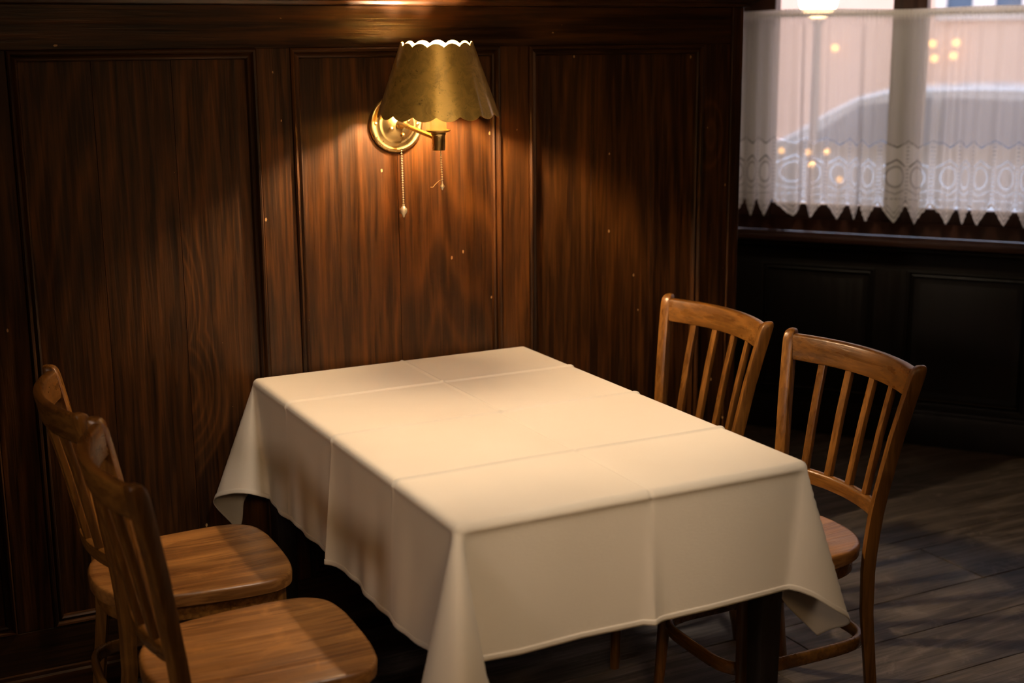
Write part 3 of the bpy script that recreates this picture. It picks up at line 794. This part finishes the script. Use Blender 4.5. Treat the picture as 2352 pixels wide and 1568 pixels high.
# ------------------------------------------------------------------ street outside
def outside():
    m_st = plain('evening_paving', (.34, .31, .31), .8)
    m_fac = NT('peach_render'); tcn = m_fac.new('ShaderNodeTexCoord')
    m_fac.set(Base_Color=m_fac.mix(m_fac.mapr(m_fac.noise(tcn.outputs['Object'], .8, 4), .3, .7), (.76, .50, .38), (.86, .60, .48)), Roughness=.9)
    m_win = plain('blue_grey_window', (.10, .14, .20), .1)
    m_trim = plain('pale_window_surround', (.75, .68, .64), .8)
    g = MB(); g.add([W(-14, -.25, -.02), W(14, -.25, -.02), W(14, -16, -.02), W(-14, -16, -.02), W(-14, -.25, -.2), W(14, -.25, -.2), W(14, -16, -.2), W(-14, -16, -.2)],
                    [(0, 1, 2, 3), (7, 6, 5, 4), (0, 4, 5, 1), (1, 5, 6, 2), (2, 6, 7, 3), (3, 7, 4, 0)])
    gr = g.build('street', m_st, None, None); tag(gr, kind='structure')
    O = -9.5
    M = Matrix(((DW.x, NW.x, 0, A0.x), (DW.y, NW.y, 0, A0.y), (0, 0, 1, 0), (0, 0, 0, 1)))
    bld = empty('building'); bld.matrix_world = M
    tag(bld, 'peach rendered building across the street with blue-grey windows, blurred beyond the curtain', 'building')
    MB().box((-14, O-3, 0), (14, O, 7)).build('facade', m_fac.m, bld, None)
    MB().box((-14, O, 0), (14, O+.06, .5)).build('plinth', m_trim, bld, None)
    for s_ in (-12.0, -9.1, -6.2, -3.3, -.41, 2.5, 5.4, 8.3, 11.2):
        for z0 in (1.90, 4.7):
            f_ = MB()
            for a, b in (((s_-.47, O, z0-.1), (s_+.47, O+.07, z0)), ((s_-.47, O, z0+1.3), (s_+.47, O+.07, z0+1.4)), ((s_-.47, O, z0), (s_-.37, O+.07, z0+1.3)), ((s_+.37, O, z0), (s_+.47, O+.07, z0+1.3)), ((s_-.11, O, z0), (s_+.11, O+.05, z0+1.3))): f_.box(a, b)
            fo = f_.build('window', m_trim, bld, None)
            MB().box((s_-.37, O+.0, z0), (s_-.11, O+.03, z0+1.3)).build('pane', m_win, fo, None)
            MB().box((s_+.11, O+.0, z0), (s_+.37, O+.03, z0+1.3)).build('pane', m_win, fo, None)
    # cars
    def car(s_, o_, paint, label, face=1):
        c = empty('car'); c.matrix_world = M @ Matrix.Translation((s_, o_, 0)) @ Matrix.Scale(.88, 4)
        tag(c, label, 'car')
        side = [(-2.15, .45), (-2.18, .62), (-2.05, .86), (-1.25, .98), (-.55, 1.38), (.1, 1.46), (.95, 1.43), (1.55, 1.12), (2.02, 1.02), (2.14, .75), (2.12, .42), (1.75, .25), (-1.85, .25)]
        sm = [tuple(p) for p in crom(side + [side[0]], 3)[:-1]]
        rg = []
        for yy, k in ((-.84, .90), (-.86, .97), (-.80, 1.0), (-.45, 1.02), (0, 1.03), (.45, 1.02), (.80, 1.0), (.86, .97), (.84, .90)):
            row = []
            for x, z in sm:
                up = max(0, z-.9); y2 = yy*(1-.28*up/.5); row.append((x*face*(k if k < 1 else 1), y2, .7+(z-.7)*k))
            rg.append(row)
        MB().rings(rg).build('body', paint, c, 40)
        for sd in (-1, 1):
            for poly in ([(-.98, .99), (-.50, 1.32), (.04, 1.385), (.04, .99)], [(.12, .99), (.12, 1.385), (.88, 1.36), (1.25, 1.05)]):
                rg = []
                for q in (.0, .03):
                    rg.append([(x*face, sd*(.83*(1-.28*max(0, z-.9)/.5)+q-.005), z) for x, z in poly])
                MB().rings(rg).build('side_window', m_win, c, None)
            for x in (-1.35, 1.35):
                wh = MB().lathe([(.0, -.1), (.30, -.1), (.33, -.07), (.33, .07), (.30, .10), (.0, .10)], (x*face, sd*.78, .33), (0, 1, 0), 24).build('wheel', plain('tyre_rubber', (.02, .02, .02), .8), c, 40)
                MB().lathe([(.0, 0), (.20, .0), (.21, .02), (.19, .03), (.0, .035)], (x*face, sd*.88, .33), (0, sd, 0), 20).build('hubcap', plain('hub_silver', (.5, .5, .52), .3, Metallic=1.), wh, 40)
        MB().box((-2.22, -.7, .62), (-2.08, -.45, .78), .02).build('head_lamp', m_lampglow, c, None)
        MB().box((-2.22, .45, .62), (-2.08, .7, .78), .02).build('head_lamp', m_lampglow, c, None)
    gl = NT('amber_glow'); e_ = gl.new('ShaderNodeEmission'); e_.inputs[0].default_value = (1, .50, .18, 1); e_.inputs[1].default_value = 7; gl.l.new(e_.outputs[0], gl.out.inputs[0])
    m_lampglow = gl.m
    hot = NT('globe_glow'); e_ = hot.new('ShaderNodeEmission'); e_.inputs[0].default_value = (1, .62, .30, 1); e_.inputs[1].default_value = 28; hot.l.new(e_.outputs[0], hot.out.inputs[0])
    car(-.05, -4.7, plain('pale_silver_paint', (.66, .74, .82), .25, Coat_Weight=.6), 'pale silver car parked in the street, blurred behind the lace curtain')
    return M, hot.m, m_lampglow
M_OUT, m_hot, m_glow = outside()
CAMP = Vector(co.location)
def sight(px, py_px, dist):
    """a point on the sight line of a photograph pixel at a given real distance"""
    return CAMP + (d + rr*((px-1176)/3109.39) - uu*((py_px-784)/3109.39))*dist
m_iron = plain('grey_iron', (.55, .48, .46), .5)
def post_lamp(p, rad, name, label, cat, group, m_, thick):
    o = empty(name, (p.x, p.y, 0)); tag(o, label, cat, group)
    MB().sphere((0, 0, p.z), rad, 20, 12).build('globe', m_, o, 60)
    k = thick; top = p.z-rad
    MB().lathe([(.09*k, 0), (.09*k, .12*k), (.05*k, .2*k), (.035*k, .28*k), (.024*k, max(.3*k, top-.05)), (.05*k, max(.31*k, top-.02)), (.05*k, top+.005)], (0, 0, 0), (0, 0, 1), 12).build('pole', m_iron, o, 50)
post_lamp(sight(1880, -2, 9.0), .125, 'street_lamp', 'glowing round street lamp beyond the window, cut by the top edge of the picture', 'street lamp', None, m_hot, 1)
# small lamps fixed to the facade across the street
fac = A0 + NW*(-9.5)
for px_, py2, lb in ((1918, 110, 'small amber lamp on the far facade, alone behind the left curtain half'), (2146, 134, 'small amber lamp on the far facade, lowest left of the four behind the right curtain'),
                     (2190, 128, 'small amber lamp on the far facade, lower right of the four behind the right curtain'), (2196, 98, 'small amber lamp on the far facade, upper right of the four behind the right curtain'),
                     (2142, 100, 'small amber lamp on the far facade, upper left of the four behind the right curtain')):
    v = sight(px_, py2, 1) - CAMP; t = (fac - CAMP).dot(NW)/v.dot(NW); p = CAMP + v*(t*.990)
    o = empty('facade_lamp', p); tag(o, lb, 'wall light', 'small amber lamps on the facade')
    MB().sphere((0, 0, 0), .036, 16, 10).build('globe', m_glow, o, 60)
    MB().tube([(0, 0, .03), Vector((0, 0, .06)) - NW*.03, Vector((0, 0, .05)) - NW*.10], .008, 8).build('bracket', m_iron, o, 50)
for px_, py2, lb in ((1795, 346, 'tiny amber point of light seen through the lace, farthest left'), (1858, 350, 'tiny amber point of light seen through the lace, wide one in the middle'),
                     (1864, 378, 'tiny amber point of light seen through the lace, just under the middle one'), (1899, 348, 'tiny amber point of light seen through the lace, just right of the middle one'), (1928, 412, 'tiny amber point of light seen through the lace, lowest and farthest right')):
    post_lamp(sight(px_, py2, 8.0 if px_ != 1864 else 7.8), .019, 'amber_point', lb, 'point of light', 'tiny amber points of light', m_glow, .22)  # amber points outside, set as globes on made-up short posts
